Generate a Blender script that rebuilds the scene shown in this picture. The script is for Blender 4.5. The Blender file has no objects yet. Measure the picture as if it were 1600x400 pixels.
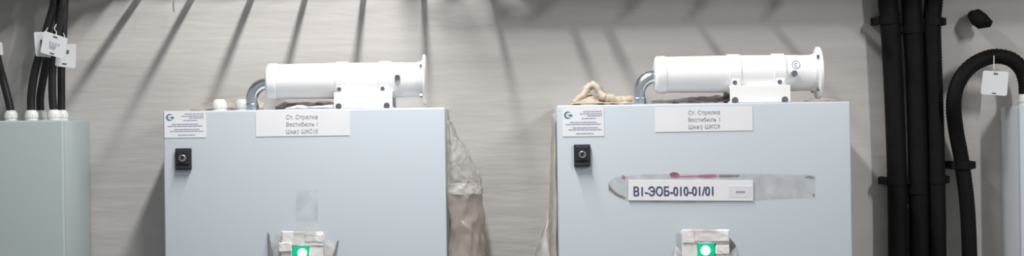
import bpy, bmesh, math, random
from mathutils import Vector, Matrix, noise

scene = bpy.context.scene
COL = scene.collection

# ------------------------------------------------------------------ camera
F = 2350.0            # focal length in pixels of the 1600 px wide frame
ROLL = 0.0138         # the photograph is tilted by this much
EYE = 1.55
cam_data = bpy.data.cameras.new('camera')
cam_data.sensor_width = 36.0
cam_data.lens = 36.0 * F / 1600.0
cam_data.clip_start = 0.05
cam = bpy.data.objects.new('camera', cam_data)
COL.objects.link(cam)
cam.matrix_world = (Matrix.Translation((0, 0, EYE)) @ Matrix.Rotation(math.pi / 2, 4, 'X')
                    @ Matrix.Rotation(-ROLL, 4, 'Z'))
scene.camera = cam

# ------------------------------------------------------------------ world, lamps, exposure
world = bpy.data.worlds.new('world')
scene.world = world
world.use_nodes = True
bg = world.node_tree.nodes['Background']
bg.inputs[0].default_value = (0.93, 0.97, 1.0, 1)
bg.inputs[1].default_value = 0.34

WALL_Y = 3.41


def area_light(name, loc, sx, sy, power, color, target):
    ld = bpy.data.lights.new(name, 'AREA')
    ld.shape = 'RECTANGLE'
    ld.size = sx
    ld.size_y = sy
    ld.energy = power
    ld.color = color
    o = bpy.data.objects.new(name, ld)
    COL.objects.link(o)
    o.location = loc
    d = Vector(target) - Vector(loc)
    o.rotation_euler = d.to_track_quat('-Z', 'Y').to_euler()
    return o


area_light('tube_lamp', (-0.22, 2.52, EYE + 1.19), 0.09, 0.90, 34.5, (1.0, 0.985, 0.97), (-0.22, 2.60, EYE - 1))
area_light('tube_lamp', (1.95, 0.75, EYE + 1.20), 0.06, 0.60, 33.0, (1.0, 0.985, 0.97), (1.9, 3.3, EYE + 0.2))

vs = scene.view_settings
vs.view_transform = 'Standard'
vs.look = 'None'
vs.exposure = 0.0
vs.gamma = 1.0
vs.use_curve_mapping = False


# ------------------------------------------------------------------ helpers
def W(px, py, Y):
    """point of the plane at depth Y that lies under a photograph pixel"""
    u, v = px - 800.0, 200.0 - py
    c, s = math.cos(ROLL), math.sin(ROLL)
    return Vector(((u * c + v * s) / F * Y, Y, EYE + (-u * s + v * c) / F * Y))


def material(name, color, rough=0.5, metal=0.0, spec=0.5, bump=None, vary=0.0, vary_scale=8.0, emit=None, stretch=None):
    m = bpy.data.materials.new(name)
    m.use_nodes = True
    nt = m.node_tree
    b = nt.nodes['Principled BSDF']
    b.inputs['Roughness'].default_value = rough
    b.inputs['Metallic'].default_value = metal
    b.inputs['Specular IOR Level'].default_value = spec
    b.inputs['Base Color'].default_value = (*color, 1)
    tc = nt.nodes.new('ShaderNodeTexCoord')
    src = tc.outputs['Object']
    if stretch:
        mp = nt.nodes.new('ShaderNodeMapping')
        mp.inputs['Scale'].default_value = stretch
        nt.links.new(src, mp.inputs['Vector'])
        src = mp.outputs['Vector']
    if vary:
        n = nt.nodes.new('ShaderNodeTexNoise')
        n.inputs['Scale'].default_value = vary_scale
        n.inputs['Detail'].default_value = 5
        nt.links.new(src, n.inputs['Vector'])
        r = nt.nodes.new('ShaderNodeMapRange')
        r.inputs['From Min'].default_value = 0.3
        r.inputs['From Max'].default_value = 0.7
        r.inputs['To Min'].default_value = 1 - vary
        r.inputs['To Max'].default_value = 1 + vary
        nt.links.new(n.outputs[0], r.inputs['Value'])
        mx = nt.nodes.new('ShaderNodeVectorMath')
        mx.operation = 'SCALE'
        mx.inputs[0].default_value = color
        nt.links.new(r.outputs[0], mx.inputs['Scale'])
        nt.links.new(mx.outputs[0], b.inputs['Base Color'])
    if bump:
        sc, st, dist = bump
        n = nt.nodes.new('ShaderNodeTexNoise')
        n.inputs['Scale'].default_value = sc
        n.inputs['Detail'].default_value = 3
        nt.links.new(src, n.inputs['Vector'])
        bp = nt.nodes.new('ShaderNodeBump')
        bp.inputs['Strength'].default_value = st
        bp.inputs['Distance'].default_value = dist
        nt.links.new(n.outputs[0], bp.inputs['Height'])
        nt.links.new(bp.outputs[0], b.inputs['Normal'])
    if emit:
        b.inputs['Emission Color'].default_value = (*emit[0], 1)
        b.inputs['Emission Strength'].default_value = emit[1]
    return m


def film_material(name, color, alpha, rough=0.15, spec=0.6):
    m = bpy.data.materials.new(name)
    m.use_nodes = True
    nt = m.node_tree
    b = nt.nodes['Principled BSDF']
    b.inputs['Base Color'].default_value = (*color, 1)
    b.inputs['Roughness'].default_value = rough
    b.inputs['Specular IOR Level'].default_value = spec
    tc = nt.nodes.new('ShaderNodeTexCoord')
    n = nt.nodes.new('ShaderNodeTexNoise')
    n.inputs['Scale'].default_value = 35
    n.inputs['Detail'].default_value = 3
    nt.links.new(tc.outputs['Object'], n.inputs['Vector'])
    r = nt.nodes.new('ShaderNodeMapRange')
    r.inputs['From Min'].default_value = 0.3
    r.inputs['From Max'].default_value = 0.7
    r.inputs['To Min'].default_value = max(0.0, alpha - 0.15)
    r.inputs['To Max'].default_value = min(1.0, alpha + 0.15)
    nt.links.new(n.outputs[0], r.inputs['Value'])
    nt.links.new(r.outputs[0], b.inputs['Alpha'])
    return m


M = {}
M['wall'] = material('wall_plaster', (0.528, 0.506, 0.488), 0.85, spec=0.2, bump=(6.0, 0.22, 0.012), vary=0.05, vary_scale=3.0, stretch=(1, 1, 6))
M['floor'] = material('floor_screed', (0.30, 0.29, 0.28), 0.8, vary=0.1)
M['ceiling'] = material('ceiling_paint', (0.5, 0.5, 0.48), 0.9)
M['cabinet'] = material('grey_powder_coat', (0.54, 0.592, 0.642), 0.42, spec=0.4, bump=(420, 0.10, 0.0006))
M['cabinet_side'] = material('grey_powder_coat_body', (0.57, 0.61, 0.62), 0.5, spec=0.35, bump=(420, 0.10, 0.0006))
M['cabinet_green'] = material('greenish_grey_powder_coat', (0.395, 0.45, 0.46), 0.45, spec=0.35, bump=(420, 0.10, 0.0006))  # greenish grey coat, darkened to stand in for dimmer light at the left
M['white_enamel'] = material('white_enamel', (0.88, 0.88, 0.89), 0.38, spec=0.45, bump=(160, 0.14, 0.0008))
M['bracket'] = material('white_bracket_paint', (0.92, 0.915, 0.91), 0.45, spec=0.4)
M['zinc'] = material('bright_zinc', (0.78, 0.85, 0.90), 0.22, metal=1.0, bump=(60, 0.08, 0.001))
M['bolt'] = material('bolt_steel', (0.22, 0.24, 0.28), 0.35, metal=0.8)
M['black'] = material('black_rubber', (0.006, 0.0054, 0.0054), 0.65, spec=0.15, vary=0.25, vary_scale=40, bump=(70, 0.2, 0.001))
M['cable'] = material('cable_sheath', (0.013, 0.013, 0.015), 0.42, spec=0.4, vary=0.2, vary_scale=30)
M['plastic_black'] = material('black_plastic', (0.022, 0.022, 0.028), 0.4)
M['lock_core'] = material('lock_core_metal', (0.45, 0.44, 0.43), 0.35, metal=0.8)
M['gland'] = material('light_grey_nylon', (0.72, 0.72, 0.70), 0.45)
M['paper'] = material('white_paper', (0.80, 0.80, 0.83), 0.6, vary=0.02, vary_scale=20)
M['tag'] = material('tag_white_plastic', (0.74, 0.75, 0.77), 0.4)
M['tag_slot'] = material('tag_slot_dark', (0.10, 0.10, 0.10), 0.6)
M['ink'] = material('grey_print_ink', (0.30, 0.30, 0.36), 0.7)
M['ink_pale'] = material('pale_print_ink', (0.36, 0.38, 0.50), 0.7)
M['ink_navy'] = material('navy_print_ink', (0.07, 0.075, 0.18), 0.7)
M['teal'] = material('teal_print_ink', (0.06, 0.22, 0.27), 0.6)
M['pale_patch'] = material('pale_grey_print', (0.70, 0.70, 0.75), 0.6)
M['tape_paper'] = material('masking_tape_paper', (0.80, 0.775, 0.77), 0.65, vary=0.06, vary_scale=45, bump=(60, 0.25, 0.002))
M['clear_tape'] = film_material('clear_sticky_tape', (0.70, 0.69, 0.66), 0.32, 0.3)
M['old_tape'] = film_material('yellowed_sticky_tape', (0.50, 0.475, 0.43), 0.24, 0.35)
M['residue'] = film_material('glue_residue', (0.54, 0.55, 0.54), 0.13, 0.6, 0.2)
M['stain'] = film_material('pink_stain', (0.55, 0.10, 0.22), 0.62, 0.5)
M['stain_dark'] = film_material('brown_stain', (0.24, 0.16, 0.15), 0.60, 0.5)
M['grey_flap'] = film_material('grey_torn_film', (0.20, 0.19, 0.18), 0.72, 0.3)  # shadow on the edge-on film is mixed into this dark grey
M['white_hem'] = film_material('white_film_hem', (0.78, 0.75, 0.71), 0.50, 0.16, 0.8)
M['lens'] = material('green_lens', (0.0, 0.22, 0.11), 0.3, emit=((0.0, 0.55, 0.26), 0.62))
M['led'] = material('lit_green_lamp', (0.6, 1.0, 0.85), 0.3, emit=((0.42, 1.0, 0.80), 4.0))
M['film'] = film_material('clear_polythene', (0.74, 0.71, 0.68), 0.20, 0.10, 0.9)
M['film_brown'] = film_material('brown_tinted_polythene', (0.50, 0.445, 0.395), 0.42, 0.13, 0.8)
M['film_dark'] = film_material('dark_crumpled_polythene', (0.14, 0.10, 0.09), 0.85, 0.16, 0.9)
M['film_milky'] = film_material('milky_polythene', (0.66, 0.60, 0.54), 0.48, 0.3, 0.6)
M['cloth'] = material('beige_crumpled_wrap', (0.50, 0.42, 0.33), 0.6, vary=0.2, vary_scale=30, bump=(50, 0.4, 0.003))
M['white_film'] = film_material('white_polythene', (0.80, 0.78, 0.76), 0.88, 0.35, 0.5)
M['tray'] = material('galvanised_steel', (0.42, 0.43, 0.44), 0.45, metal=0.7)


def link(o):
    COL.objects.link(o)
    return o


def thing(name, label, cat, loc=(0, 0, 0), group=None):
    o = link(bpy.data.objects.new(name, None))
    o.empty_display_size = 0.05
    o.location = loc
    o['label'] = label
    o['category'] = cat
    if group:
        o['group'] = group
    return o


def origin_of(parent):
    p = Vector((0, 0, 0))
    while parent:
        p += Vector(parent.location)
        parent = parent.parent
    return p


def obj(name, bm, mat, parent=None, smooth=False, label=None, base=None):
    """link a bmesh (world coordinates) as one object; origin at parent or at base"""
    off = origin_of(parent)
    loc = Vector((0, 0, 0))
    if parent is None and base is not None:
        loc = Vector(base)
        off = loc
    bmesh.ops.translate(bm, verts=bm.verts, vec=-off)
    bmesh.ops.recalc_face_normals(bm, faces=bm.faces)
    me = bpy.data.meshes.new(name)
    bm.to_mesh(me)
    bm.free()
    for p in me.polygons:
        p.use_smooth = smooth
    me.materials.append(M[mat])
    o = link(bpy.data.objects.new(name, me))
    o.location = loc
    if parent:
        o.parent = parent
    if label:
        o['label'] = label
    return o


def tag(o, label, cat, group=None):
    o['label'] = label
    o['category'] = cat
    if group:
        o['group'] = group
    return o


def structure(name, bm, mat):
    o = obj(name, bm, mat)
    o['kind'] = 'structure'
    return o


def merge(bm, other):
    me = bpy.data.meshes.new('tmp')
    other.to_mesh(me)
    other.free()
    bm.from_mesh(me)
    bpy.data.meshes.remove(me)


def box(bm, x0, x1, y0, y1, z0, z1, bevel=0.0, seg=2, rot=None):
    b = bmesh.new()
    bmesh.ops.create_cube(b, size=1)
    bmesh.ops.scale(b, verts=b.verts, vec=(abs(x1 - x0), abs(y1 - y0), abs(z1 - z0)))
    if bevel:
        bmesh.ops.bevel(b, geom=b.edges[:], offset=bevel, segments=seg, affect='EDGES', profile=0.5)
    if rot:
        bmesh.ops.rotate(b, verts=b.verts, cent=(0, 0, 0), matrix=rot)
    bmesh.ops.translate(b, verts=b.verts, vec=((x0 + x1) / 2, (y0 + y1) / 2, (z0 + z1) / 2))
    merge(bm, b)


def cbox(bm, c, size, bevel=0.0, roty=0.0, rotz=0.0, seg=2):
    """box by centre and size; roty turns it in the plane of the wall"""
    c = Vector(c)
    s = [v / 2 for v in size]
    rot = Matrix.Rotation(rotz, 3, 'Z') @ Matrix.Rotation(roty, 3, 'Y')
    box(bm, c.x - s[0], c.x + s[0], c.y - s[1], c.y + s[1], c.z - s[2], c.z + s[2], bevel, seg, rot)


def smooth_path(pts, n=8):
    P = [Vector(p) for p in pts]
    out = []
    for i in range(len(P) - 1):
        p0, p1, p2, p3 = P[max(i - 1, 0)], P[i], P[i + 1], P[min(i + 2, len(P) - 1)]
        for k in range(n):
            t = k / n
            out.append(0.5 * ((2 * p1) + (p2 - p0) * t + (2 * p0 - 5 * p1 + 4 * p2 - p3) * t * t
                              + (3 * p1 - p0 - 3 * p2 + p3) * t ** 3))
    out.append(P[-1])
    return out


def tube(bm, pts, r, seg=16, caps=True, wobble=0.0, seed=0):
    P = [Vector(p) for p in pts]
    n = len(P)
    rad = r if isinstance(r, (list, tuple)) else [r] * n
    t0 = (P[1] - P[0]).normalized()
    ref = Vector((0, 1, 0)) if abs(t0.y) < 0.9 else Vector((1, 0, 0))
    side = t0.cross(ref).normalized()
    rings = []
    for i in range(n):
        t = (P[min(i + 1, n - 1)] - P[max(i - 1, 0)]).normalized()
        side = (side - t * side.dot(t)).normalized()
        up = t.cross(side)
        ring = []
        for k in range(seg):
            a = 2 * math.pi * k / seg
            d = side * math.cos(a) + up * math.sin(a)
            q = P[i] + d * rad[i]
            if wobble:
                q += d * wobble * noise.noise(q * 60 + Vector((seed * 7, 0, 0)))
            ring.append(bm.verts.new(q))
        rings.append(ring)
    for i in range(n - 1):
        for k in range(seg):
            k2 = (k + 1) % seg
            bm.faces.new((rings[i][k], rings[i][k2], rings[i + 1][k2], rings[i + 1][k]))
    if caps:
        bm.faces.new(list(reversed(rings[0])))
        bm.faces.new(rings[-1])


def lathe(bm, profile, centre, axis='X', seg=48):
    """profile = [(distance along the axis, radius)], closed by caps"""
    c = Vector(centre)
    rings = []
    for d, r in profile:
        ring = []
        for k in range(seg):
            a = 2 * math.pi * k / seg
            ca, sa = math.cos(a) * r, math.sin(a) * r
            if axis == 'X':
                ring.append(bm.verts.new(c + Vector((d, ca, sa))))
            elif axis == 'Y':
                ring.append(bm.verts.new(c + Vector((ca, d, sa))))
            else:
                ring.append(bm.verts.new(c + Vector((ca, sa, d))))
        rings.append(ring)
    for i in range(len(rings) - 1):
        for k in range(seg):
            k2 = (k + 1) % seg
            bm.faces.new((rings[i][k], rings[i][k2], rings[i + 1][k2], rings[i + 1][k]))
    bm.faces.new(list(reversed(rings[0])))
    bm.faces.new(rings[-1])


def edge_split_smooth(o, angle=35):
    """smooth shading with hard edges kept"""
    me = o.data
    for p in me.polygons:
        p.use_smooth = True
    bm = bmesh.new()
    bm.from_mesh(me)
    for e in bm.edges:
        if len(e.link_faces) == 2 and e.calc_face_angle(0) > math.radians(angle):
            e.smooth = False
    bm.to_mesh(me)
    bm.free()
    return o


def crumple(bm, fn, nu, nv, amp, freq=18.0, seed=0, zs=1.0):
    """crumpled sheet: fn(u, v) gives a point; creased noise pushes it about"""
    off = Vector((seed * 3.1, seed * 1.7, seed * 5.3))
    grid = []
    for j in range(nv + 1):
        row = []
        for i in range(nu + 1):
            p = fn(i / nu, j / nv)
            q = Vector((p.x, p.y, p.z * zs)) * freq + off
            d = Vector((noise.noise(q), noise.noise(q + Vector((31, 7, 3))), noise.noise(q + Vector((5, 47, 11)))))
            d2 = Vector((noise.noise(q * 2.7), noise.noise(q * 2.7 + Vector((13, 7, 3))), noise.noise(q * 2.7 + Vector((5, 17, 11)))))
            d = Vector([abs(c) * 1.6 - 0.4 for c in d]) + d2 * 0.5
            row.append(bm.verts.new(p + d * amp))
        grid.append(row)
    for j in range(nv):
        for i in range(nu):
            a, b, c, d = grid[j][i], grid[j][i + 1], grid[j + 1][i + 1], grid[j + 1][i]
            if (i + j) % 2:
                bm.faces.new((a, b, c)); bm.faces.new((a, c, d))
            else:
                bm.faces.new((a, b, d)); bm.faces.new((b, c, d))


def poly_prism(bm, pts, y_front, thick):
    """flat outline in the plane of the wall with a real thickness"""
    f = [bm.verts.new((p[0], y_front, p[1])) for p in pts]
    b = [bm.verts.new((p[0], y_front + thick, p[1])) for p in pts]
    n = len(pts)
    bm.faces.new(f)
    if not thick:          # sticky tape: one skin
        for v in b:
            bm.verts.remove(v)
        return
    bm.faces.new(list(reversed(b)))
    for i in range(n):
        j = (i + 1) % n
        bm.faces.new((f[i], b[i], b[j], f[j]))


def px_poly(pts, Y):
    return [(W(x, y, Y).x, W(x, y, Y).z) for x, y in pts]


def text_bm(body, width, height, centre, roty=0.0, align='CENTER', bold=0.0):
    """lettering as mesh in the plane facing -Y, fitted to width x cap height"""
    cu = bpy.data.curves.new('lettering', 'FONT')
    cu.body = body
    cu.size = 1.0
    cu.extrude = 0.01
    o = link(bpy.data.objects.new('lettering', cu))
    dg = bpy.context.evaluated_depsgraph_get()
    me = bpy.data.meshes.new_from_object(o.evaluated_get(dg))
    bpy.data.objects.remove(o)
    bpy.data.curves.remove(cu)
    b = bmesh.new()
    b.from_mesh(me)
    bpy.data.meshes.remove(me)
    xs = [v.co.x for v in b.verts]
    ys = [v.co.y for v in b.verts]
    sx = width / (max(xs) - min(xs))
    sy = height / 0.72
    mx = (max(xs) + min(xs)) / 2
    for v in b.verts:
        x, y, z = v.co
        v.co = Vector(((x - mx) * sx, -z * 0.02, (y - 0.36) * sy))
    if bold:               # heavier strokes
        me = bpy.data.meshes.new('tmp')
        b.to_mesh(me)
        for n_, (dx, dz) in enumerate(((bold, 0), (0, bold), (bold, bold))):
            c_ = bmesh.new()
            c_.from_mesh(me)
            bmesh.ops.translate(c_, verts=c_.verts, vec=(dx - bold / 2, -0.00002 * (n_ + 1), dz - bold / 2))
            merge(b, c_)
        bpy.data.meshes.remove(me)
    bmesh.ops.rotate(b, verts=b.verts, cent=(0, 0, 0), matrix=Matrix.Rotation(roty, 3, 'Y'))
    bmesh.ops.translate(b, verts=b.verts, vec=centre)
    return b


# ------------------------------------------------------------------ the room
bm = bmesh.new(); box(bm, -3.2, 3.6, WALL_Y, WALL_Y + 0.15, 0, 3.1); structure('wall_back', bm, 'wall')
bm = bmesh.new(); box(bm, -3.2, 3.6, -1.5, WALL_Y, -0.1, 0); structure('floor', bm, 'floor')
bm = bmesh.new(); box(bm, -3.2, 3.6, 0.6, WALL_Y + 0.15, 3.1, 3.2); structure('ceiling', bm, 'ceiling')

# ladder tray on the wall above the frame: its rungs throw the slanting shadows
tray = thing('cable_tray', 'galvanised ladder cable tray fixed to the wall above the cabinets, out of view', 'cable tray',
             (0, WALL_Y - 0.14, EYE + 0.325))
tz = EYE + 0.325
for yy in (WALL_Y - 0.010, WALL_Y - 0.215):
    bm = bmesh.new(); box(bm, -2.4, 2.4, yy - 0.006, yy + 0.009, tz - 0.006, tz + 0.006, 0.002); obj('rail', bm, 'tray', tray)
for x0, w in ((35, .018), (122, .018), (210, .019), (295, .018), (390, .020), (475, .018), (567, .020), (662, .02), (770, .018),
              (876, .026), (925, .03), (1060, .018), (1165, .018), (1280, .018)):
    xf = 655 + (x0 - 655) * (600.0 / 620.0)
    X = W(xf, -20, WALL_Y).x
    bm = bmesh.new(); box(bm, X - w * 0.32, X + w * 0.32, WALL_Y - 0.208, WALL_Y - 0.010, tz - 0.009, tz + 0.004, 0.002)
    obj('rung', bm, 'tray', tray)
for k, (ee, r, xa) in enumerate(((0.026, 0.016, -0.06), (0.062, 0.017, -0.12), (0.099, 0.017, -0.18), (0.135, 0.016, -0.24))):
    yy, zz = WALL_Y - ee, tz + 0.0055 + r
    pts = smooth_path([(xa, yy, tz + 0.60), (xa + 0.005, yy, tz + 0.18), (xa + 0.08, yy, zz + 0.01), (xa + 0.2, yy, zz),
                       (0.6, yy, zz), (1.3, yy, zz), (2.3, yy, zz)])
    bm = bmesh.new(); tube(bm, pts, r, 12)
    o = obj('cable', bm, 'cable', None, True, base=(xa, yy, zz))
    tag(o, ['black cable lying on the overhead tray, nearest the wall', 'black cable lying second from the wall on the overhead tray',
            'black cable lying third from the wall on the overhead tray', 'black cable lying on the overhead tray, farthest from the wall'][k], 'cable', 'cables on the overhead tray')
for k, (ee, r, xa) in enumerate(((0.028, 0.017, -0.76), (0.068, 0.017, -0.80), (0.108, 0.017, -0.84))):  # unseen bundle added to shade the upper left of the wall
    yy, zz = WALL_Y - ee, tz + 0.0055 + r
    pts = smooth_path([(xa, yy, tz + 0.60), (xa - 0.005, yy, tz + 0.18), (xa - 0.08, yy, zz + 0.01), (xa - 0.2, yy, zz), (-1.8, yy, zz), (-2.3, yy, zz)])
    bm = bmesh.new(); tube(bm, pts, r, 12)
    o = obj('cable', bm, 'cable', None, True, base=(xa, yy, zz))
    tag(o, ['black cable at the left end of the overhead tray, nearest the wall', 'black cable at the left end of the overhead tray, between two others', 'black cable at the left end of the overhead tray, farthest from the wall'][k],
        'cable', 'cables on the overhead tray')

# ------------------------------------------------------------------ cabinets
DOOR = 0.016


def cabinet(xl, xr, ztop, yf, yb, height, label, paint=('cabinet', 'cabinet_side')):
    t = thing('electrical_cabinet', label, 'cabinet', ((xl + xr) / 2, (yf + yb) / 2, ztop - height))
    zb = ztop - height
    bm = bmesh.new()
    box(bm, xl, xr, yf + DOOR + 0.003, yb - 0.0005, zb, ztop, 0.004, 2)
    edge_split_smooth(obj('body', bm, paint[1], t))
    bm = bmesh.new()
    box(bm, xl + 0.001, xr - 0.001, yf + DOOR, yf + DOOR + 0.003, zb + 0.004, ztop - 0.004)
    obj('door_seal', bm, 'plastic_black', t)
    bm = bmesh.new()
    box(bm, xl - 0.001, xr + 0.001, yf, yf + DOOR, zb, ztop + 0.0005, 0.004, 3)
    d = edge_split_smooth(obj('door', bm, paint[0], t))
    return t, d


def lock(parent, px, py, Y):
    c = W(px, py, Y)
    bm = bmesh.new()
    cbox(bm, c + Vector((0, -0.004, 0)), (0.034, 0.009, 0.046), 0.002)
    l = obj('lock', bm, 'plastic_black', parent, label='black square door lock')
    bm = bmesh.new()
    cbox(bm, c + Vector((0, -0.0105, 0.004)), (0.027, 0.004, 0.030), 0.0015)
    obj('face_plate', bm, 'plastic_black', l)
    bm = bmesh.new()
    lathe(bm, [(0, 0.0075), (-0.004, 0.0075), (-0.005, 0.0065), (-0.005, 0.005), (-0.002, 0.0045)],
          c + Vector((0, -0.0125, 0.002)), 'Y', 24)
    k = obj('keyhole', bm, 'lock_core', l)
    bm = bmesh.new()
    cbox(bm, c + Vector((0, -0.0155, 0.004)), (0.006, 0.003, 0.010), 0.001, roty=0.5)
    obj('key_bar', bm, 'plastic_black', k)
    bm = bmesh.new()
    cbox(bm, c + Vector((0, -0.0105, -0.0185)), (0.030, 0.006, 0.006), 0.0015)
    obj('grip', bm, 'plastic_black', l)
    return l


def maker_label(parent, corner_px, Y, w, h, roty):
    """small maker's plate: teal swirl emblem, rows of fine print"""
    c = W(*corner_px, Y) + Vector((w / 2, 0, -h / 2))
    bm = bmesh.new()
    cbox(bm, c + Vector((0, -0.0005, 0)), (w, 0.0008, h), roty=roty)
    l = obj('maker_label', bm, 'paper', parent, label='small white sticker with a teal emblem and fine print')

    def at(u, v):
        p = Vector(((u - 0.5) * w, 0, (0.5 - v) * h))
        p.rotate(Matrix.Rotation(roty, 3, 'Y'))
        return c + p + Vector((0, -0.0011, 0))
    # emblem: a thick open ring with a leaf inside it
    bm = bmesh.new()
    e = at(0.14, 0.24)
    ring = []
    R = h * 0.115
    for k in range(15):
        a = math.radians(50 + k * 19)
        wd = 0.18 + 0.5 * math.sin(math.pi * k / 14)
        ring.append((a, R * (1 + wd * 0.35), R * (1 - wd * 0.55)))
    outer = [(e.x + math.cos(a) * ro * 1.05, e.z + math.sin(a) * ro) for a, ro, ri in ring]
    inner = [(e.x + math.cos(a) * ri * 1.05, e.z + math.sin(a) * ri) for a, ro, ri in ring]
    for k in range(14):
        poly_prism(bm, [outer[k], outer[k + 1], inner[k + 1], inner[k]], e.y, 0.0003)
    poly_prism(bm, [(e.x - R * 0.3, e.z - R * 0.1), (e.x + R * 0.6, e.z + R * 0.3), (e.x + R * 1.35, e.z + R * 0.1),
                    (e.x + R * 1.2, e.z - R * 0.6), (e.x + R * 0.5, e.z - R * 0.35)], e.y, 0.0003)
    obj('emblem', bm, 'teal', l)
    bm = bmesh.new()
    rows = [(0.50, 0.95, 0.12), (0.42, 0.95, 0.20), (0.60, 0.95, 0.27), (0.46, 0.80, 0.36), (0.18, 0.82, 0.50), (0.08, 0.92, 0.57),
            (0.24, 0.85, 0.69), (0.14, 0.95, 0.76), (0.32, 0.74, 0.90)]
    rnd = random.Random(3)
    for u0, u1, v in rows:
        u = u0
        while u < u1:                      # words of fine print
            du = min(rnd.uniform(0.05, 0.13), u1 - u)
            cbox(bm, at(u + du / 2, v), (du * w, 0.0003, h * 0.038), roty=roty)
            u += du + 0.012
    obj('fine_print', bm, 'ink_pale', l)
    return l


def station_label(parent, x0, y0, x1, y1, Y, last, text_cx, roty):
    a, b = W(x0, y0, Y), W(x1, y1, Y)
    c = (a + b) / 2
    w, h = abs(b.x - a.x), abs(b.z - a.z)
    bm = bmesh.new()
    cbox(bm, c + Vector((0, -0.0006, 0)), (w, 0.0009, h), roty=roty)
    l = obj('station_label', bm, 'paper', parent, label='white paper label with three centred lines of print')
    tc = W(text_cx, (y0 + y1) / 2, Y)
    bm = bmesh.new()
    for s, dz, wd in (("Ст. Стрелка", 0.285, 49), ("Вестибюль 1", -0.01, 49), ("Шкаф " + last, -0.305, 49)):
        merge(bm, text_bm(s, wd * Y / F, h * 0.17, (tc.x, c.y - 0.0014, c.z + dz * h), roty))
    obj('lettering', bm, 'ink', l)
    return l


def indicator(parent, cx, ytop, wpx, Y, lamp, twist, scraps):
    """green lamp behind a window, with strips of torn masking tape round it"""
    s = Y / F
    lx, ly = lamp
    c = W(lx, ly, Y)
    root = link(bpy.data.objects.new('indicator_lamp', None))
    root.parent = parent
    root.location = c - origin_of(parent)
    root['label'] = 'square green lamp framed by torn white tape'
    bm = bmesh.new()
    cbox(bm, c + Vector((0, -0.006, -0.004)), (0.044, 0.012, 0.046), 0.003)
    obj('housing', bm, 'plastic_black', root)
    bm = bmesh.new()
    cbox(bm, c + Vector((0, -0.0135, -0.002)), (0.0355, 0.005, 0.037), 0.002)
    obj('lens', bm, 'lens', root)
    bm = bmesh.new()
    lathe(bm, [(0.0, 0.0098), (-0.002, 0.0096), (-0.005, 0.008), (-0.0072, 0.005), (-0.008, 0.001)], c + Vector((scraps['led'][0], -0.016, scraps['led'][1])), 'Y', 24)
    obj('bulb', bm, 'led', root, True)
    # tape pieces: px rectangles (x0, y0, x1, y1, tilt)
    for k, (x0, y0, x1, y1, tilt) in enumerate(scraps['paper']):
        p0, p1 = W(x0, y0, Y), W(x1, y1, Y)
        yl = Y - 0.014 - 0.0012 * k
        bm = bmesh.new()
        mid = (p0 + p1) / 2

        def fn(u, v, p0=p0, p1=p1, yl=yl, mid=mid, tilt=tilt):
            p = Vector((p0.x + (p1.x - p0.x) * u, 0, p0.z + (p1.z - p0.z) * v)) - Vector((mid.x, 0, mid.z))
            p.rotate(Matrix.Rotation(tilt, 3, 'Y'))
            return Vector((mid.x + p.x, yl, mid.z + p.z))
        crumple(bm, fn, 16, 10, 0.0010, 75, k + int(lx))
        o = obj('tape_strip', bm, 'tape_paper', root, True)
        sm = o.modifiers.new('thickness', 'SOLIDIFY'); sm.thickness = 0.0012
    return root


GLAND_PROF = [(0, 0.0150), (0.004, 0.0150), (0.004, 0.0140), (0.007, 0.0140), (0.007, 0.0152), (0.016, 0.0152), (0.020, 0.0135), (0.0235, 0.0105), (0.025, 0.0085)]


def gland(parent, x, y, z, k=1.0, mat='gland'):
    bm = bmesh.new()
    lathe(bm, [(d * k, r * k) for d, r in GLAND_PROF], (x, y, z), 'Z', 24)
    o = edge_split_smooth(obj('cable_gland', bm, mat, parent))
    bm = bmesh.new()
    lathe(bm, [(0.0075 * k, 0.0158 * k), (0.0140 * k, 0.0158 * k)], (x, y, z), 'Z', 6)
    obj('hex_nut', bm, mat, o)
    return o


# --- cabinet far left
YL = 3.20
z_l = EYE + 21.9 * YL / F
xr = W(99, 300, YL).x
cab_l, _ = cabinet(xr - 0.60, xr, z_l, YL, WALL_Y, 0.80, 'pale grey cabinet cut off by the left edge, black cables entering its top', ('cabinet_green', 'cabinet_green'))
GL = []
for px, dy in ((17, 0.075), (49, 0.060), (63, 0.115), (84, 0.060), (96, 0.115)):
    Yg = YL + dy
    X = W(px, 170, Yg).x
    gland(cab_l, X, Yg, z_l, 0.95)
    GL.append((X, Yg))

# --- left middle cabinet
Y1 = 3.20
z_1 = EYE + 33.3 * Y1 / F
xl1, xr1 = W(256.5, 280, Y1).x, W(696, 280, Y1).x
cab_1, door_1 = cabinet(xl1, xr1, z_1, Y1, WALL_Y, 0.80, 'pale grey cabinet left of centre, plain door without the long code sticker')
lock(cab_1, 287.5, 248.5, Y1)
maker_label(cab_1, (256.5, 173.5), Y1, 65 * Y1 / F, 42 * Y1 / F, 0.0)
station_label(cab_1, 399.5, 175.5, 546.5, 211.5, Y1, "ШКС10", 472, 0.0)
for px, yy in ((343, 0.09), (379, 0.125)):
    gland(cab_1, W(px, 170, Y1 + yy).x, Y1 + yy, z_1, 1.05)
bm = bmesh.new()
poly_prism(bm, px_poly([(463, 299), (496, 296), (497, 346), (462, 347)], Y1), Y1 - 0.0005, 0)
obj('tape_residue', bm, 'residue', cab_1)
indicator(cab_1, 474, 358, 68, Y1, (471, 396), 0, {'led': (0.004, 0.002), 'paper': [
    (440, 362, 458, 412, 0.02), (484, 366, 507, 412, 0.02), (441, 361, 507, 383, 0.03), (478, 365, 508, 377, 0.05), (438, 378, 458, 392, 0.0)]})
bm = bmesh.new()
poly_prism(bm, px_poly([(460, 349), (478, 348), (494, 351), (495, 366), (459, 364)], Y1 - 0.021), Y1 - 0.0215, 0.0006)
obj('clear_tape', bm, 'clear_tape', cab_1)


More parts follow.
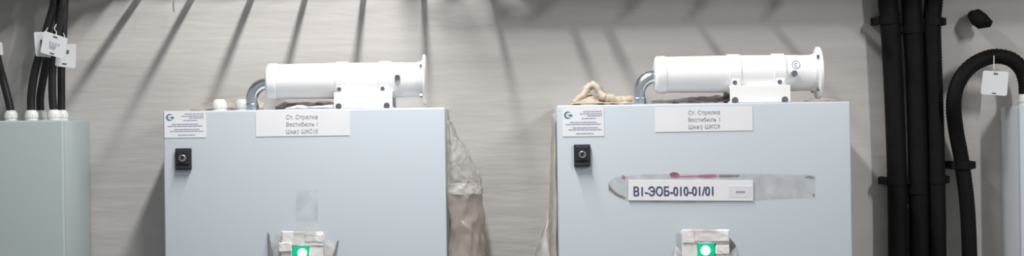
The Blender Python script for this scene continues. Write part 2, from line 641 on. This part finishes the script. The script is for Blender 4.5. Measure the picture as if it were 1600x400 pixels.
def flap(parent, pts, Y, seed, mat='grey_flap'):
    bm = bmesh.new()
    P = [W(x, y, Y - d) for x, y, d in pts]

    def fn(u, v):
        a = P[0].lerp(P[1], v)
        b = P[3].lerp(P[2], v)
        return a.lerp(b, u)
    crumple(bm, fn, 4, 8, 0.0012, 50, seed)
    o = obj('torn_film_flap', bm, mat, parent)
    sm = o.modifiers.new('thickness', 'SOLIDIFY'); sm.thickness = 0.0008


flap(cab_1, [(418, 363, 0.002), (423, 412, 0.024), (430, 412, 0.010), (421, 368, 0.002)], Y1, 3)
flap(cab_1, [(527, 377, 0.002), (516, 412, 0.018), (521, 412, 0.024), (529, 375, 0.002)], Y1, 4)
flap(cab_1, [(426, 376, 0.002), (430, 412, 0.010), (440, 412, 0.012), (441, 370, 0.012)], Y1, 8, 'clear_tape')
flap(cab_1, [(507, 372, 0.012), (507, 412, 0.012), (517, 412, 0.016), (525, 380, 0.002)], Y1, 9, 'clear_tape')

# --- right middle cabinet, standing further out from the wall
Y2 = 3.09
z_2 = EYE + 34.0 * Y2 / F
xl2, xr2 = W(872, 280, Y2).x, W(1330, 280, Y2).x
cab_2, door_2 = cabinet(xl2, xr2, z_2, Y2, WALL_Y, 0.82, 'pale grey cabinet right of centre with a long code sticker on its door')
lock(cab_2, 909.5, 243, Y2)
maker_label(cab_2, (878.5, 169.5), Y2, 65 * Y2 / F, 44 * Y2 / F, 0.0)
station_label(cab_2, 1023, 168.5, 1176, 204, Y2, "ШКС9", 1100, -0.004)
# long code sticker on yellowed tape
bm = bmesh.new()
poly_prism(bm, px_poly([(950, 284), (962, 276), (1000, 272), (1180, 271), (1272, 273), (1275, 281), (1273, 309), (1180, 313), (1060, 318),
                        (978, 314), (951, 300)], Y2), Y2 - 0.0006, 0)
tp = obj('old_tape', bm, 'old_tape', cab_2, label='yellowed clear tape with pink stains')
for pts in ([(1046, 272), (1050, 269), (1058, 269), (1062, 273), (1059, 278), (1048, 278)], [(1080, 274), (1100, 273), (1118, 272), (1122, 276), (1108, 278), (1082, 277)],
            [(971, 275), (974, 273), (978, 277), (976, 280), (972, 279)], [(1060, 275), (1080, 274), (1081, 276.5), (1060, 277)]):
    bm = bmesh.new()
    poly_prism(bm, px_poly(pts, Y2), Y2 - 0.0009, 0)
    obj('pink_stain', bm, 'stain', tp)
for pts in ([(1046, 271), (1052, 268.5), (1060, 271), (1056, 274), (1049, 274)], [(1122, 273), (1140, 273), (1156, 273), (1154, 276), (1124, 277)],
            [(1256, 277), (1264, 274), (1274, 277), (1270, 279.5), (1260, 278)], [(951, 286), (954, 292), (966, 303), (978, 308), (976, 311), (962, 305), (951, 296)],
            [(1269, 303), (1273, 302), (1273, 308), (1270, 307)]):
    bm = bmesh.new()
    poly_prism(bm, px_poly(pts, Y2), Y2 - 0.0012, 0)
    obj('brown_stain', bm, 'stain_dark', tp)
rc = 0.017
ca = (W(981.5, 280, Y2) + W(1176.5, 315, Y2)) / 2
wl, hl = 195 * Y2 / F, 32 * Y2 / F
bm = bmesh.new()
cbox(bm, ca + Vector((0, -0.0022, 0)), (wl, 0.0022, hl), roty=rc, bevel=0.0005)
cl = obj('code_sticker', bm, 'paper', cab_2, label='long white sticker printed with a dark blue code')
bm = text_bm("В1-ЭОБ-010-01/01", 124 * Y2 / F, 14.2 * Y2 / F, W(1052, 298.6, Y2) + Vector((0, -0.0036, 0)), 0.008, bold=0.0011)
obj('lettering', bm, 'ink_navy', cl)
bm = bmesh.new()
cbox(bm, W(1156, 299.5, Y2) + Vector((0, -0.0035, 0)), (35 * Y2 / F, 0.0005, 18 * Y2 / F), roty=rc)
pb = obj('stamp_box', bm, 'pale_patch', cl)
bm = bmesh.new()
for k, ww in enumerate((3.4, 3.0, 3.6, 3.0)):
    cbox(bm, W(1151.2 + 3.6 * k, 299.8, Y2) + Vector((0, -0.0040, 0)), (ww * 0.8 * Y2 / F, 0.0004, 3.0 * Y2 / F), roty=rc)
obj('stamp_print', bm, 'ink', pb)
indicator(cab_2, 1101, 358, 72, Y2, (1102, 391.5), 0, {'led': (-0.0015, 0.0015), 'paper': [
    (1064, 359, 1089, 412, -0.01), (1117, 379, 1138, 412, 0.01), (1065, 358, 1138, 379, 0.012), (1116, 383, 1138, 396, 0.0), (1084, 359, 1138, 376, 0.02)]})
bm = bmesh.new()
poly_prism(bm, px_poly([(1080, 352), (1104, 353), (1120, 356), (1119, 362), (1080, 361)], Y2 - 0.021), Y2 - 0.0215, 0.0006)
obj('clear_tape', bm, 'clear_tape', cab_2)
flap(cab_2, [(1056, 384, 0.003), (1050, 412, 0.012), (1066, 412, 0.012), (1066, 392, 0.012)], Y2, 6, 'clear_tape')
flap(cab_2, [(1138, 368, 0.012), (1138, 395, 0.012), (1141, 397, 0.010), (1150, 384, 0.001)], Y2, 7)
flap(cab_2, [(1138, 394, 0.012), (1137, 412, 0.012), (1150, 412, 0.012), (1151, 385, 0.002)], Y2, 10, 'clear_tape')

# --- cabinet far right, shallower
YR = 3.273
z_r = EYE + 23.4 * YR / F
xl3 = W(1596, 300, YR).x
cab_r, _ = cabinet(xl3, xl3 + 0.50, z_r, YR, WALL_Y, 0.75, 'pale grey cabinet cut off by the right edge beside the looped cable')
XG_R = W(1604, 150, YR + 0.06).x
gland(cab_r, XG_R, YR + 0.06, z_r, 1.25)


# ------------------------------------------------------------------ white cylinders on the two middle cabinets
def canister(x0, zt, yf, label, twist, badges):
    """x0: left end of the cap; zt: cabinet top; yf: cabinet front"""
    ya = yf + 0.068
    zc = zt + 0.0625
    t = thing('cylinder_unit', label, 'cylinder', (x0 + 0.2, ya, zt))
    r = 0.0385
    c = (x0, ya, zc)
    bm = bmesh.new()
    lathe(bm, [(0, 0.030), (0.002, r - 0.002), (0.005, r + 0.0005), (0.021, r + 0.0012), (0.023, r + 0.0004), (0.0245, r - 0.001)], c)
    edge_split_smooth(obj('end_cap', bm, 'white_enamel', t))
    bm = bmesh.new()
    lathe(bm, [(0.0245, r - 0.002), (0.026, r - 0.0008), (0.162, r + 0.0005), (0.30, r - 0.0005)], c)
    edge_split_smooth(obj('body', bm, 'white_enamel', t))
    for xb in (0.152, 0.245):
        bm = bmesh.new()
        lathe(bm, [(xb, r), (xb + 0.001, r + 0.0030), (xb + 0.025, r + 0.0030), (xb + 0.026, r)], c)
        # clamp ears with the screw going through
        box(bm, x0 + xb + 0.004, x0 + xb + 0.022, ya - r - 0.004, ya - r + 0.012, zc - 0.026, zc - 0.012, 0.002)
        b = edge_split_smooth(obj('clamp_band', bm, 'white_enamel', t))
        bm = bmesh.new()
        lathe(bm, [(0, 0.0050), (-0.004, 0.0050), (-0.005, 0.004)], (x0 + xb + 0.010, ya - r - 0.003, zc - 0.0195), 'Y', 6)
        obj('screw', bm, 'bolt', b)
    # flared outlet
    bm = bmesh.new()
    lathe(bm, [(0.30, r - 0.001), (0.325, r - 0.001), (0.338, r + 0.003), (0.3395, 0.052), (0.3405, 0.0545), (0.345, 0.0545), (0.3465, 0.052)], c)
    fl = edge_split_smooth(obj('outlet_flange', bm, 'white_enamel', t))
    for a in (-0.9, -2.3, 0.6, 2.4):
        bm = bmesh.new()
        lathe(bm, [(0.3345, 0.0042), (0.3395, 0.0042)], (x0, ya + math.cos(a) * 0.0475, zc + math.sin(a) * 0.0475), 'X', 6)
        obj('flange_bolt', bm, 'bolt', fl)
    # side socket on the outlet section
    bm = bmesh.new()
    lathe(bm, [(0, 0.0062), (-0.010, 0.0062), (-0.012, 0.005)], (x0 + badges[0], ya - r * 0.93, zc + badges[1]), 'Y', 16)
    obj('side_plug', bm, 'bolt', t)
    # saddle bracket: front plate, back plate, foot
    bm = bmesh.new()
    xb0, xb1 = x0 + 0.151, x0 + 0.276
    plate_y = ya - r - 0.012
    box(bm, xb0, xb1, plate_y, plate_y + 0.004, zt + 0.0008, zc - 0.026, 0.001)
    box(bm, xb0 + 0.0006, xb1 - 0.0006, plate_y + 0.0038, ya + r + 0.0062, zt + 0.0004, zt + 0.0044, 0.0008)
    box(bm, xb0, xb1, ya + r + 0.006, ya + r + 0.010, zt + 0.0008, zc - 0.012, 0.001)
    box(bm, xb0 + 0.0006, xb1 - 0.0006, plate_y + 0.0038, ya - r * 0.72, zc - 0.0302, zc - 0.0262, 0.0008)
    br = obj('saddle_bracket', bm, 'bracket', t)
    for xx in (xb0 + 0.010, xb1 - 0.012):
        bm = bmesh.new()
        lathe(bm, [(0.0, 0.0065), (-0.0015, 0.0065), (-0.0015, 0.0052), (-0.006, 0.0048)], (xx, plate_y, zt + 0.0065), 'Y', 12)
        obj('bracket_bolt', bm, 'bolt', br)
    # bent zinc pipe from the cap down into the cabinet
    pts = []
    R = 0.034
    pts.append((x0 + 0.004, ya, zc - 0.004))
    pts.append((x0 + 0.0005, ya, zc - 0.004))
    cx, cz = x0 + 0.001, zc - 0.004 - R
    for k in range(0, 13):
        a = math.radians(90 + k * 7.5)
        pts.append((cx + math.cos(a) * R, ya, cz + math.sin(a) * R))
    pts.append((cx - R, ya, zt + 0.0002))
    bm = bmesh.new()
    tube(bm, pts, 0.0135, 24)
    el = edge_split_smooth(obj('elbow_pipe', bm, 'zinc', t), 50)
    bm = bmesh.new()
    lathe(bm, [(0, 0.0150), (0.013, 0.0150), (0.0145, 0.0142)], (cx - R, ya, zt + 0.0008), 'Z', 24)
    obj('pipe_collar', bm, 'zinc', el)
    return t, (x0, ya, zc, r)


x0_1 = W(417, 128, Y1 + 0.068).x
canister(x0_1, z_1, Y1, 'glaring white cylinder on the left middle cabinet, zinc elbow at its left end', 0, (0.287, 0.004))
x0_2 = W(1022.5, 117, Y2 + 0.068).x
cyl2, (cx0, cya, czc, cr) = canister(x0_2, z_2, Y2, 'white cylinder with a round blue mark, on the right middle cabinet', 0, (0.286, -0.002))
# round blue mark on the second cylinder's outlet section: ring wrapped on the surface
bm = bmesh.new()


def on_cyl(dx, dz):
    zz = 0.0165 + dz
    return Vector((cx0 + 0.291 + dx, cya - math.sqrt((cr + 0.0004) ** 2 - zz * zz), czc + zz))


def wrap_ring(bm, ro, ri, n=28, a0=0, a1=360):
    prev = None
    for k in range(n + 1):
        a = math.radians(a0 + (a1 - a0) * k / n)
        o_ = bm.verts.new(on_cyl(math.cos(a) * ro, math.sin(a) * ro))
        i_ = bm.verts.new(on_cyl(math.cos(a) * ri, math.sin(a) * ri))
        if prev:
            bm.faces.new((prev[0], o_, i_, prev[1]))
        prev = (o_, i_)


wrap_ring(bm, 0.0088, 0.0070)
wrap_ring(bm, 0.0042, 0.0022, 14, 30, 300)
o = obj('round_mark', bm, 'ink_pale', cyl2, label='round pale blue printed mark')


# ------------------------------------------------------------------ polythene and wrap left on and around the cabinets
def sheet(name, mat, label, cat, fn, nu, nv, amp, freq, seed, parent=None, thick=0.0006, smooth=False, base=None, zs=1.0):
    bm = bmesh.new()
    crumple(bm, fn, nu, nv, amp, freq, seed, zs)
    o = obj(name, bm, mat, parent, smooth, base=base)
    sm = o.modifiers.new('thickness', 'SOLIDIFY'); sm.thickness = thick
    if label and parent is None:
        tag(o, label, cat)
    return o


def interp(tab, t):
    for (a, va), (b, vb) in zip(tab, tab[1:]):
        if t <= b:
            return va + (vb - va) * (t - a) / (b - a)
    return tab[-1][1]


# right side of the left middle cabinet: clear top, brownish lower bag
wrap = thing('plastic_wrap', 'crumpled clear plastic wrap hanging on the right side of the left middle cabinet', 'plastic wrap', (xr1 + 0.02, 3.32, z_1 - 0.35))


def side_fn(rows):
    ys = [r[0] for r in rows]

    def fn(u, v):
        y = ys[0] + (ys[-1] - ys[0]) * v
        xo = interp([(r[0], r[1]) for r in rows], y)
        # from the wall-side rear of the cabinet, out, and round to the front edge
        a = math.pi * u
        dep = 3.31 - 0.085 * math.cos(a)
        pin = W(699, y, Y1)
        xin = xr1 + 0.004
        xout = W(xo, y, 3.32).x
        x = xin + (xout - xin) * math.sin(a) ** 0.7
        return Vector((x, dep, pin.z))
    return fn


sheet('clear_upper_film', 'film', None, None, side_fn([(188, 704), (215, 716), (245, 735), (285, 752), (304, 752)]), 44, 52, 0.0060, 46, 1, wrap, smooth=True, zs=0.55)
sheet('brown_lower_film', 'film_brown', None, None, side_fn([(303, 752), (340, 757), (380, 760), (470, 764)]), 44, 52, 0.0062, 36, 2, wrap, smooth=True, zs=0.4)
sheet('white_hem', 'white_hem', None, None, side_fn([(287, 748), (296, 753), (306, 755)]), 26, 8, 0.0040, 50, 21, wrap, smooth=True)

# crumpled film on the top of the left middle cabinet, behind the glands


def top_heap(x0, x1, ybase, yh, zt, hmax, prof):
    def fn(u, v):
        px = x0 + (x1 - x0) * u
        Y = ybase + (yh - ybase) * v
        X = W(px, 160, Y).x
        h = hmax * interp(prof, u) * math.sin(math.pi * min(max(v, 0.02), 0.98)) ** 0.7
        return Vector((X, Y, zt + 0.004 + h))
    return fn


sheet('plastic_film', 'film_milky', 'thin brownish plastic film heaped behind the two white glands of the left middle cabinet', 'plastic film',
      top_heap(296, 412, Y1 + 0.150, Y1 + 0.205, z_1, 0.033, [(0, 0.12), (0.3, 0.5), (0.6, 0.85), (0.85, 1.0), (1, 0.5)]), 16, 8, 0.004, 26, 5, base=(xl1 + 0.1, Y1 + 0.14, z_1))
bag = thing('plastic_bag', 'dark crumpled plastic bag with a white fold squeezed under the glaring white cylinder', 'plastic bag', (x0_1 + 0.07, Y1 + 0.1, z_1))
sheet('dark_film', 'film_dark', None, None, top_heap(430, 529, Y1 + 0.06, Y1 + 0.16, z_1, 0.0145, [(0, 0.35), (0.15, 1.0), (0.5, 0.9), (0.9, 1.0), (1, 0.6)]), 24, 10, 0.0026, 36, 6, bag)
sheet('white_fold', 'white_film', None, None, top_heap(446, 526, Y1 + 0.030, Y1 + 0.055, z_1, 0.007, [(0, 0.1), (0.25, 1.0), (0.45, 0.45), (0.7, 0.7), (1, 0.9)]), 18, 6, 0.0016, 50, 16, bag)
sheet('plastic_bag', 'film_dark', 'brown crumpled plastic wrapping under the white cylinder of the right middle cabinet', 'plastic bag',
      top_heap(1018, 1148, Y2 + 0.05, Y2 + 0.18, z_2, 0.0145, [(0, 0.3), (0.3, 0.55), (0.6, 0.9), (0.9, 1.0), (1, 0.8)]), 26, 10, 0.0026, 34, 7, base=(x0_2 + 0.08, Y2 + 0.1, z_2))
sheet('plastic_film', 'film_milky', 'scrap of pale film under the flange on top of the right middle cabinet', 'plastic film',
      top_heap(1256, 1314, Y2 + 0.02, Y2 + 0.09, z_2, 0.005, [(0, 0.6), (0.5, 1.0), (1, 0.6)]), 12, 6, 0.0022, 50, 8, base=(xr2 - 0.05, Y2 + 0.05, z_2))

# beige twisted wrap on the right middle cabinet: an upright kinked loop and a ridge running to the pipe
heap = thing('twisted_wrap', 'beige twisted wrap bunched into a kinked loop left of the zinc elbow', 'packing wrap', (W(940, 160, Y2 + .1).x, Y2 + 0.1, z_2))
YT = Y2 + 0.09
pts = smooth_path([W(897, 163, YT), W(907, 153, YT), W(916, 141, YT + .01), W(925, 134, YT + .01), W(934, 137, YT), W(940, 146, YT - .01), W(948, 153, YT - .01),
                   W(962, 155, YT - .01), W(976, 156, YT), W(992, 157, YT + .01)], 6)
rad = [0.0045 + 0.0025 * abs(math.sin(i * 0.9)) + 0.002 * min(1, abs(i - 0) / 10) for i in range(len(pts))]
bm = bmesh.new(); tube(bm, pts, rad, 14, True, 0.006, 1); obj('twisted_loop', bm, 'cloth', heap, True)
sheet('crumpled_base', 'cloth', None, None, top_heap(893, 1000, Y2 + 0.07, Y2 + 0.16, z_2, 0.019,
      [(0, 0.15), (0.12, 0.75), (0.3, 1.0), (0.42, 0.45), (0.7, 0.5), (1, 0.3)]), 22, 9, 0.0035, 34, 9, heap, thick=0.002)


# film down the left side of the right middle cabinet and its white hanging corner
lw = thing('plastic_wrap', 'milky film with a white pointed corner, left side of the right middle cabinet', 'plastic wrap', (xl2 - 0.02, Y2 + 0.15, z_2 - 0.4))


def left_fn(u, v):
    y = 178 + (470 - 178) * v
    a = math.pi * u
    xo = W(interp([(178, 864), (230, 863), (330, 859), (400, 858), (470, 857)], y), y, 3.2).x
    xin = xl2 - 0.004
    return Vector((xin + (xo - xin) * math.sin(a) ** 0.6, 3.23 - 0.10 * math.cos(a), W(866, y, 3.2).z))


sheet('side_film', 'film_milky', None, None, left_fn, 12, 30, 0.0028, 24, 11, lw, smooth=True, zs=0.4)


def corner_fn(u, v):
    y = 330 + (440 - 330) * v
    xl_ = interp([(330, 854), (348, 853), (360, 847), (400, 834), (440, 824)], y)
    xr_ = interp([(330, 856.5), (348, 858), (360, 853), (400, 859), (440, 863)], y)
    Y = 3.16 + 0.012 * math.sin(math.pi * u) * v
    return W(xl_ + (xr_ - xl_) * u, y, Y)


sheet('white_corner', 'white_film', None, None, corner_fn, 6, 16, 0.0016, 30, 12, lw)

# thin film behind the right side of the right middle cabinet


def rfilm_fn(u, v):
    y = 262 + (470 - 262) * v
    a = math.pi * u
    xin = xr2 + 0.003
    xo = xin + interp([(262, 0.006), (300, 0.026), (400, 0.03), (470, 0.03)], y)
    return Vector((xin + (xo - xin) * math.sin(a), 3.26 - 0.11 * math.cos(a), W(1336, y, 3.2).z))


sheet('plastic_wrap', 'film', 'thin clear plastic film on the right side of the right middle cabinet', 'plastic wrap', rfilm_fn, 12, 24, 0.003, 26, 13, zs=0.4, smooth=True,
      base=(xr2 + 0.02, 3.26, z_2 - 0.4))


# ------------------------------------------------------------------ cables on the left
def cable(pts, r, label, seed=0, mat='cable', ribs=0.0, group=None, n=8):
    sp = smooth_path(pts, n)
    rad = r
    if ribs:
        # corrugated conduit: resample densely, alternate the radius
        dense = []
        for a, b in zip(sp, sp[1:]):
            k = max(1, int((b - a).length / 0.0028))
            for i in range(k):
                dense.append(a.lerp(b, i / k))
        dense.append(sp[-1])
        sp = dense
        rad = [r + (ribs if i % 2 else -ribs) for i in range(len(sp))]
    bm = bmesh.new()
    tube(bm, sp, rad, 20)
    base = sp[0]
    o = obj('cable', bm, mat, None, True, base=base)
    tag(o, label, 'cable', group)
    return o


zg = z_l + 0.020
X = [g[0] for g in GL]
YG = [g[1] for g in GL]
rc_ = 0.0085
cable([(X[0], YG[0], zg), W(14, 160, YG[0]), W(5, 125, YG[0]), W(-4, 90, YG[0] - .01), W(-12, 30, YG[0]), W(-14, -60, YG[0])], rc_,
      'black cable leaning off to the left out of the leftmost gland of the left cabinet')
cable([(X[1], YG[1], zg), W(49, 150, YG[1]), W(54, 115, YG[1]), W(66, 70, YG[1]), W(78, 30, YG[1]), W(85, 0, YG[1]), W(88, -60, YG[1])], rc_ + .0004,
      'black cable with a grey sheen rising from the gland left of the two tags')
cable([(X[2], YG[2], zg), W(63, 150, YG[2]), W(69, 115, YG[2]), W(77, 70, YG[2]), W(84, 30, YG[2] + .01), W(90, 0, YG[2] + .01), W(93, -60, YG[2] + .01)], rc_ + .0003,
      'black cable rising between the two front glands of the left cabinet')
cable([(X[3], YG[3], zg), W(82, 150, YG[3]), W(82, 115, YG[3]), W(86, 70, YG[3] + .002), W(93, 30, YG[3] + .002), W(98, 0, YG[3] + .002), W(100, -60, YG[3] + .002)], rc_ + .0001,
      'black cable rising from the right front gland of the left cabinet')
cable([(X[4], YG[4], zg), W(96, 150, YG[4]), W(96, 110, YG[4]), W(98, 70, YG[4]), W(100, 30, YG[4]), W(101, 0, YG[4] - .0), W(105, -60, YG[4])], rc_,
      'straight black cable at the right end of the left cabinet top, nearest bare wall')


def name_tag(corners, Y, label, cat, slots, marks, wire, lean=0.0):
    """thin plastic tag: corners in pixels, slots and print in tag coordinates"""
    P = [W(x, y, Y + lean * i_) for (x, y), i_ in zip(corners, (0, 0, 1, 1))]

    def at(u, v, d=0.0):
        p = P[0].lerp(P[1], u).lerp(P[3].lerp(P[2], u), v)
        return p + Vector((0, -d, 0))
    mid = at(0.5, 0.5)
    t = thing('cable_tag', label, cat, at(0.5, 1.0))
    bm = bmesh.new()
    # rounded outline
    ol = []
    for (u, v, a0) in ((0.08, 0.08, 180), (0.92, 0.08, 270), (0.92, 0.92, 0), (0.08, 0.92, 90)):
        for k in range(4):
            a = math.radians(a0 + k * 30)
            ol.append(at(u + 0.08 * math.cos(a), v + 0.08 * math.sin(a)))
    f = [bm.verts.new(p + Vector((0, -0.001, 0))) for p in ol]
    b = [bm.verts.new(p + Vector((0, 0.001, 0))) for p in ol]
    bm.faces.new(f); bm.faces.new(list(reversed(b)))
    for i in range(len(ol)):
        j = (i + 1) % len(ol)
        bm.faces.new((f[i], b[i], b[j], f[j]))
    pl = obj('plate', bm, 'tag', t)
    for (u, v, du, dv) in slots:
        bm = bmesh.new()
        q = [at(u - du, v - dv, 0.0016), at(u + du, v - dv, 0.0016), at(u + du, v + dv, 0.0016), at(u - du, v + dv, 0.0016)]
        vs_ = [bm.verts.new(p) for p in q] + [bm.verts.new(p + Vector((0, 0.0008, 0))) for p in q]
        for idx in ((0, 1, 2, 3), (7, 6, 5, 4), (0, 4, 5, 1), (1, 5, 6, 2), (2, 6, 7, 3), (3, 7, 4, 0)):
            bm.faces.new([vs_[i] for i in idx])
        obj('tie_slot', bm, 'tag_slot', pl)
    if marks:
        bm = bmesh.new()
        rnd = random.Random(8)
        for (u, v, du, dv) in marks:
            q = [at(u - du, v - dv, 0.0013), at(u + du, v - dv, 0.0013), at(u + du, v + dv, 0.0013), at(u - du, v + dv, 0.0013)]
            bm.faces.new([bm.verts.new(p) for p in q])
        obj('handwriting', bm, 'ink_pale', pl)
    if wire:
        bm = bmesh.new()
        tube(bm, smooth_path([W(x, y, Y + d) for x, y, d in wire], 6), 0.0011, 8)
        obj('tie', bm, 'gland', t, True)
    return t


rnd = random.Random(5)
digits = []
for rowv, us in ((0.44, (0.34, 0.46, 0.58, 0.70)), (0.56, (0.36, 0.47, 0.58)), (0.66, (0.38, 0.46, 0.54))):
    for u in us:
        digits += [(u - 0.03, rowv, 0.010, 0.045), (u + 0.025, rowv, 0.010, 0.045), (u, rowv - 0.04, 0.03, 0.010), (u, rowv + 0.035, 0.03, 0.010)]
name_tag([(53, 50), (77, 50), (80, 90), (56, 88)], 3.238, 'white cable tag mostly hidden behind the front tag of the left cables', 'tag', [(0.45, 0.5, 0.07, 0.18)], None,
         [(68, 52, 0), (72, 48, 0.005), (75, 43, 0.005)])
name_tag([(69, 48), (106, 60), (99, 92), (63, 82)], 3.224, 'white cable tag with faint grey figures, front one of the left cables', 'tag',
         [(0.5, 0.12, 0.09, 0.035), (0.5, 0.90, 0.09, 0.03)], digits, [(87, 57, -0.002), (88, 50, 0.005), (85, 45, 0.016), (88, 38, 0.024)])
name_tag([(90, 70), (119, 68), (118, 107), (86, 103)], 3.252, 'white cable tag hanging lower right behind the front tag of the left cables', 'tag',
         [(0.58, 0.34, 0.06, 0.08), (0.45, 0.86, 0.11, 0.03)], None, [(104, 71, 0.0), (102, 60, 0.006), (99, 52, 0.02)])
name_tag([(-34, 63), (3, 66), (5, 86), (-36, 84)], 3.236, 'white cable tag just showing at the left edge of the photo', 'tag',
         [(0.5, 0.15, 0.1, 0.04)], None, [(-15, 65, 0), (-10, 58, 0.01), (-8, 50, 0.02)])


# ------------------------------------------------------------------ conduits on the right
YC = 3.362
rq = 0.0222
C1 = [W(1417 - 15, 520, YC), W(1403, 400, YC), W(1402, 300, YC), W(1399, 200, YC), W(1395, 110, YC), W(1391, 40, YC), W(1387, 0, YC), W(1380, -80, YC)]
C2 = [W(1436, 520, YC), W(1436, 400, YC), W(1435, 300, YC), W(1433, 200, YC), W(1430, 110, YC), W(1426, 40, YC), W(1424, 0, YC), W(1420, -80, YC)]
C3 = [W(1466, 520, YC), W(1465, 400, YC), W(1463, 300, YC), W(1461, 200, YC), W(1458, 110, YC), W(1456, 40, YC), W(1459, 0, YC), W(1464, -80, YC)]
cable(C1, 0.0218, 'thick black conduit on the wall, nearest the right middle cabinet', 1, 'black', 0.0007)
cable(C2, 0.0218, 'thick black conduit in the middle of the three upright ones', 2, 'black', 0.0007)
cable(C3, 0.0200, 'thick black upright conduit nearest the looped cable', 3, 'black', 0.0007)
YLp = 3.352
YGr = YR + 0.06
LOOP = [W(1518, 520, YC), W(1515, 400, YC), W(1511, 320, YC), W(1503, 255, YC), W(1494, 205, YC - .015), W(1490, 165, YLp - .03), W(1496, 132, YLp - .035), W(1513, 107, YLp - .03),
        W(1535, 93, YLp - .02), W(1557, 88, YLp - .01), W(1580, 93, YGr), W(1596, 108, YGr), W(1603, 128, YGr), Vector((XG_R, YGr, z_r + 0.028))]
cable(LOOP, 0.0168, 'black conduit bent over in a loop into the top of the right cabinet', 4, 'black', 0.0006)
# cut cable end sticking out of the wall
Ys = 3.34
sp = [W(1531, 30, WALL_Y + 0.02), W(1529, 29, WALL_Y - 0.03), W(1530, 29, WALL_Y - 0.07), W(1535, 33, WALL_Y - 0.11)]
bm = bmesh.new()
tube(bm, [W(1523, 25, WALL_Y - 0.0), W(1523, 26, WALL_Y - 0.035), W(1526, 28, WALL_Y - 0.055), W(1535, 33, WALL_Y - 0.062), W(1548, 38, WALL_Y - 0.062)],
     [0.013, 0.015, 0.018, 0.019, 0.009], 16, True, 0.005, 4)
o = obj('cable_stub', bm, 'black', None, False, base=W(1524, 24, WALL_Y))
tag(o, 'short black cut cable end sticking out of the wall above the looped cable', 'cable end')


def clamp(px, py, Y, wpx, label, tilt=0.0):
    c = W(px, py, Y)
    w = wpx * Y / F
    t = thing('cable_clamp', label, 'clamp', (c.x, WALL_Y, c.z))
    rr = w * 0.5 + 0.0016
    bm = bmesh.new()
    seg = 28
    h = 0.0185
    # D-shaped saddle: half ring in front, straight legs to the wall
    prof = []
    for k in range(seg + 1):
        a = math.pi + math.pi * k / seg
        prof.append((math.cos(a), math.sin(a)))
    outer = [(-1, (WALL_Y - c.y) / rr)] + prof + [(1, (WALL_Y - c.y) / rr)]
    ti = 0.92
    inner = [(x * ti, y * ti if y < 0 else y) for x, y in outer]
    rows = []
    for z in (-h / 2, h / 2):
        rows.append([[bm.verts.new((c.x + x * rr, c.y + y * rr, c.z + z)) for x, y in arr] for arr in (outer, inner)])
    n = len(outer)
    for i in range(n - 1):
        bm.faces.new((rows[0][0][i], rows[0][0][i + 1], rows[1][0][i + 1], rows[1][0][i]))
        bm.faces.new((rows[0][1][i + 1], rows[0][1][i], rows[1][1][i], rows[1][1][i + 1]))
        for z in (0, 1):
            bm.faces.new((rows[z][0][i], rows[z][1][i], rows[z][1][i + 1], rows[z][0][i + 1]))
    obj('strap', bm, 'black', t)
    for sgn in (-1, 1):
        bm = bmesh.new()
        box(bm, c.x + sgn * (rr + 0.001) - 0.005, c.x + sgn * (rr + 0.001) + 0.005, c.y - 0.006, WALL_Y - 0.0005, c.z - h * 0.45, c.z + h * 0.45, 0.0015)
        obj('side_lug', bm, 'black', t)
    return t


clamp(1388.5, 32, YC, 31, 'black clamp round the left upright conduit near the top of the photo')
clamp(1425.5, 46, YC, 31, 'black clamp round the middle upright conduit near the top of the photo')
clamp(1458, 34, YC, 29, 'black clamp round the right upright conduit, level with the cut cable end')
clamp(1400.5, 282.5, YC, 31, 'black clamp round the left upright conduit, low beside the right middle cabinet')
clamp(1433.5, 297, YC, 31, 'black clamp round the middle upright conduit, lowest of all the clamps')
clamp(1463.5, 280.5, YC, 29, 'black clamp round the right upright conduit, low beside the looped cable clamp')
clamp(1505, 258, YC, 27, 'black clamp round the looped conduit, beside the shadow of the right cabinet')

name_tag([(1536, 110), (1576, 112), (1573, 150), (1532, 147)], 3.318, 'white cable tag hanging from the looped conduit by the right cabinet', 'tag',
         [(0.5, 0.12, 0.08, 0.035), (0.5, 0.93, 0.08, 0.025)], None, [(1554, 113, -0.001), (1553, 105, -0.003), (1553, 95, 0.001), (1553, 87, 0.004)])

# loose white tie end dangling from the tray
bm = bmesh.new()
tube(bm, smooth_path([W(277, -108, 3.30), W(276, -40, 3.30), W(273, -8, 3.30), W(271, 8, 3.30), W(272, 19, 3.30)], 6), 0.0017, 8)
o = obj('cable_tie', bm, 'gland', None, True, base=W(277, -108, 3.30))
tag(o, 'thin white tie end dangling at the top edge above bare wall', 'cable tie')
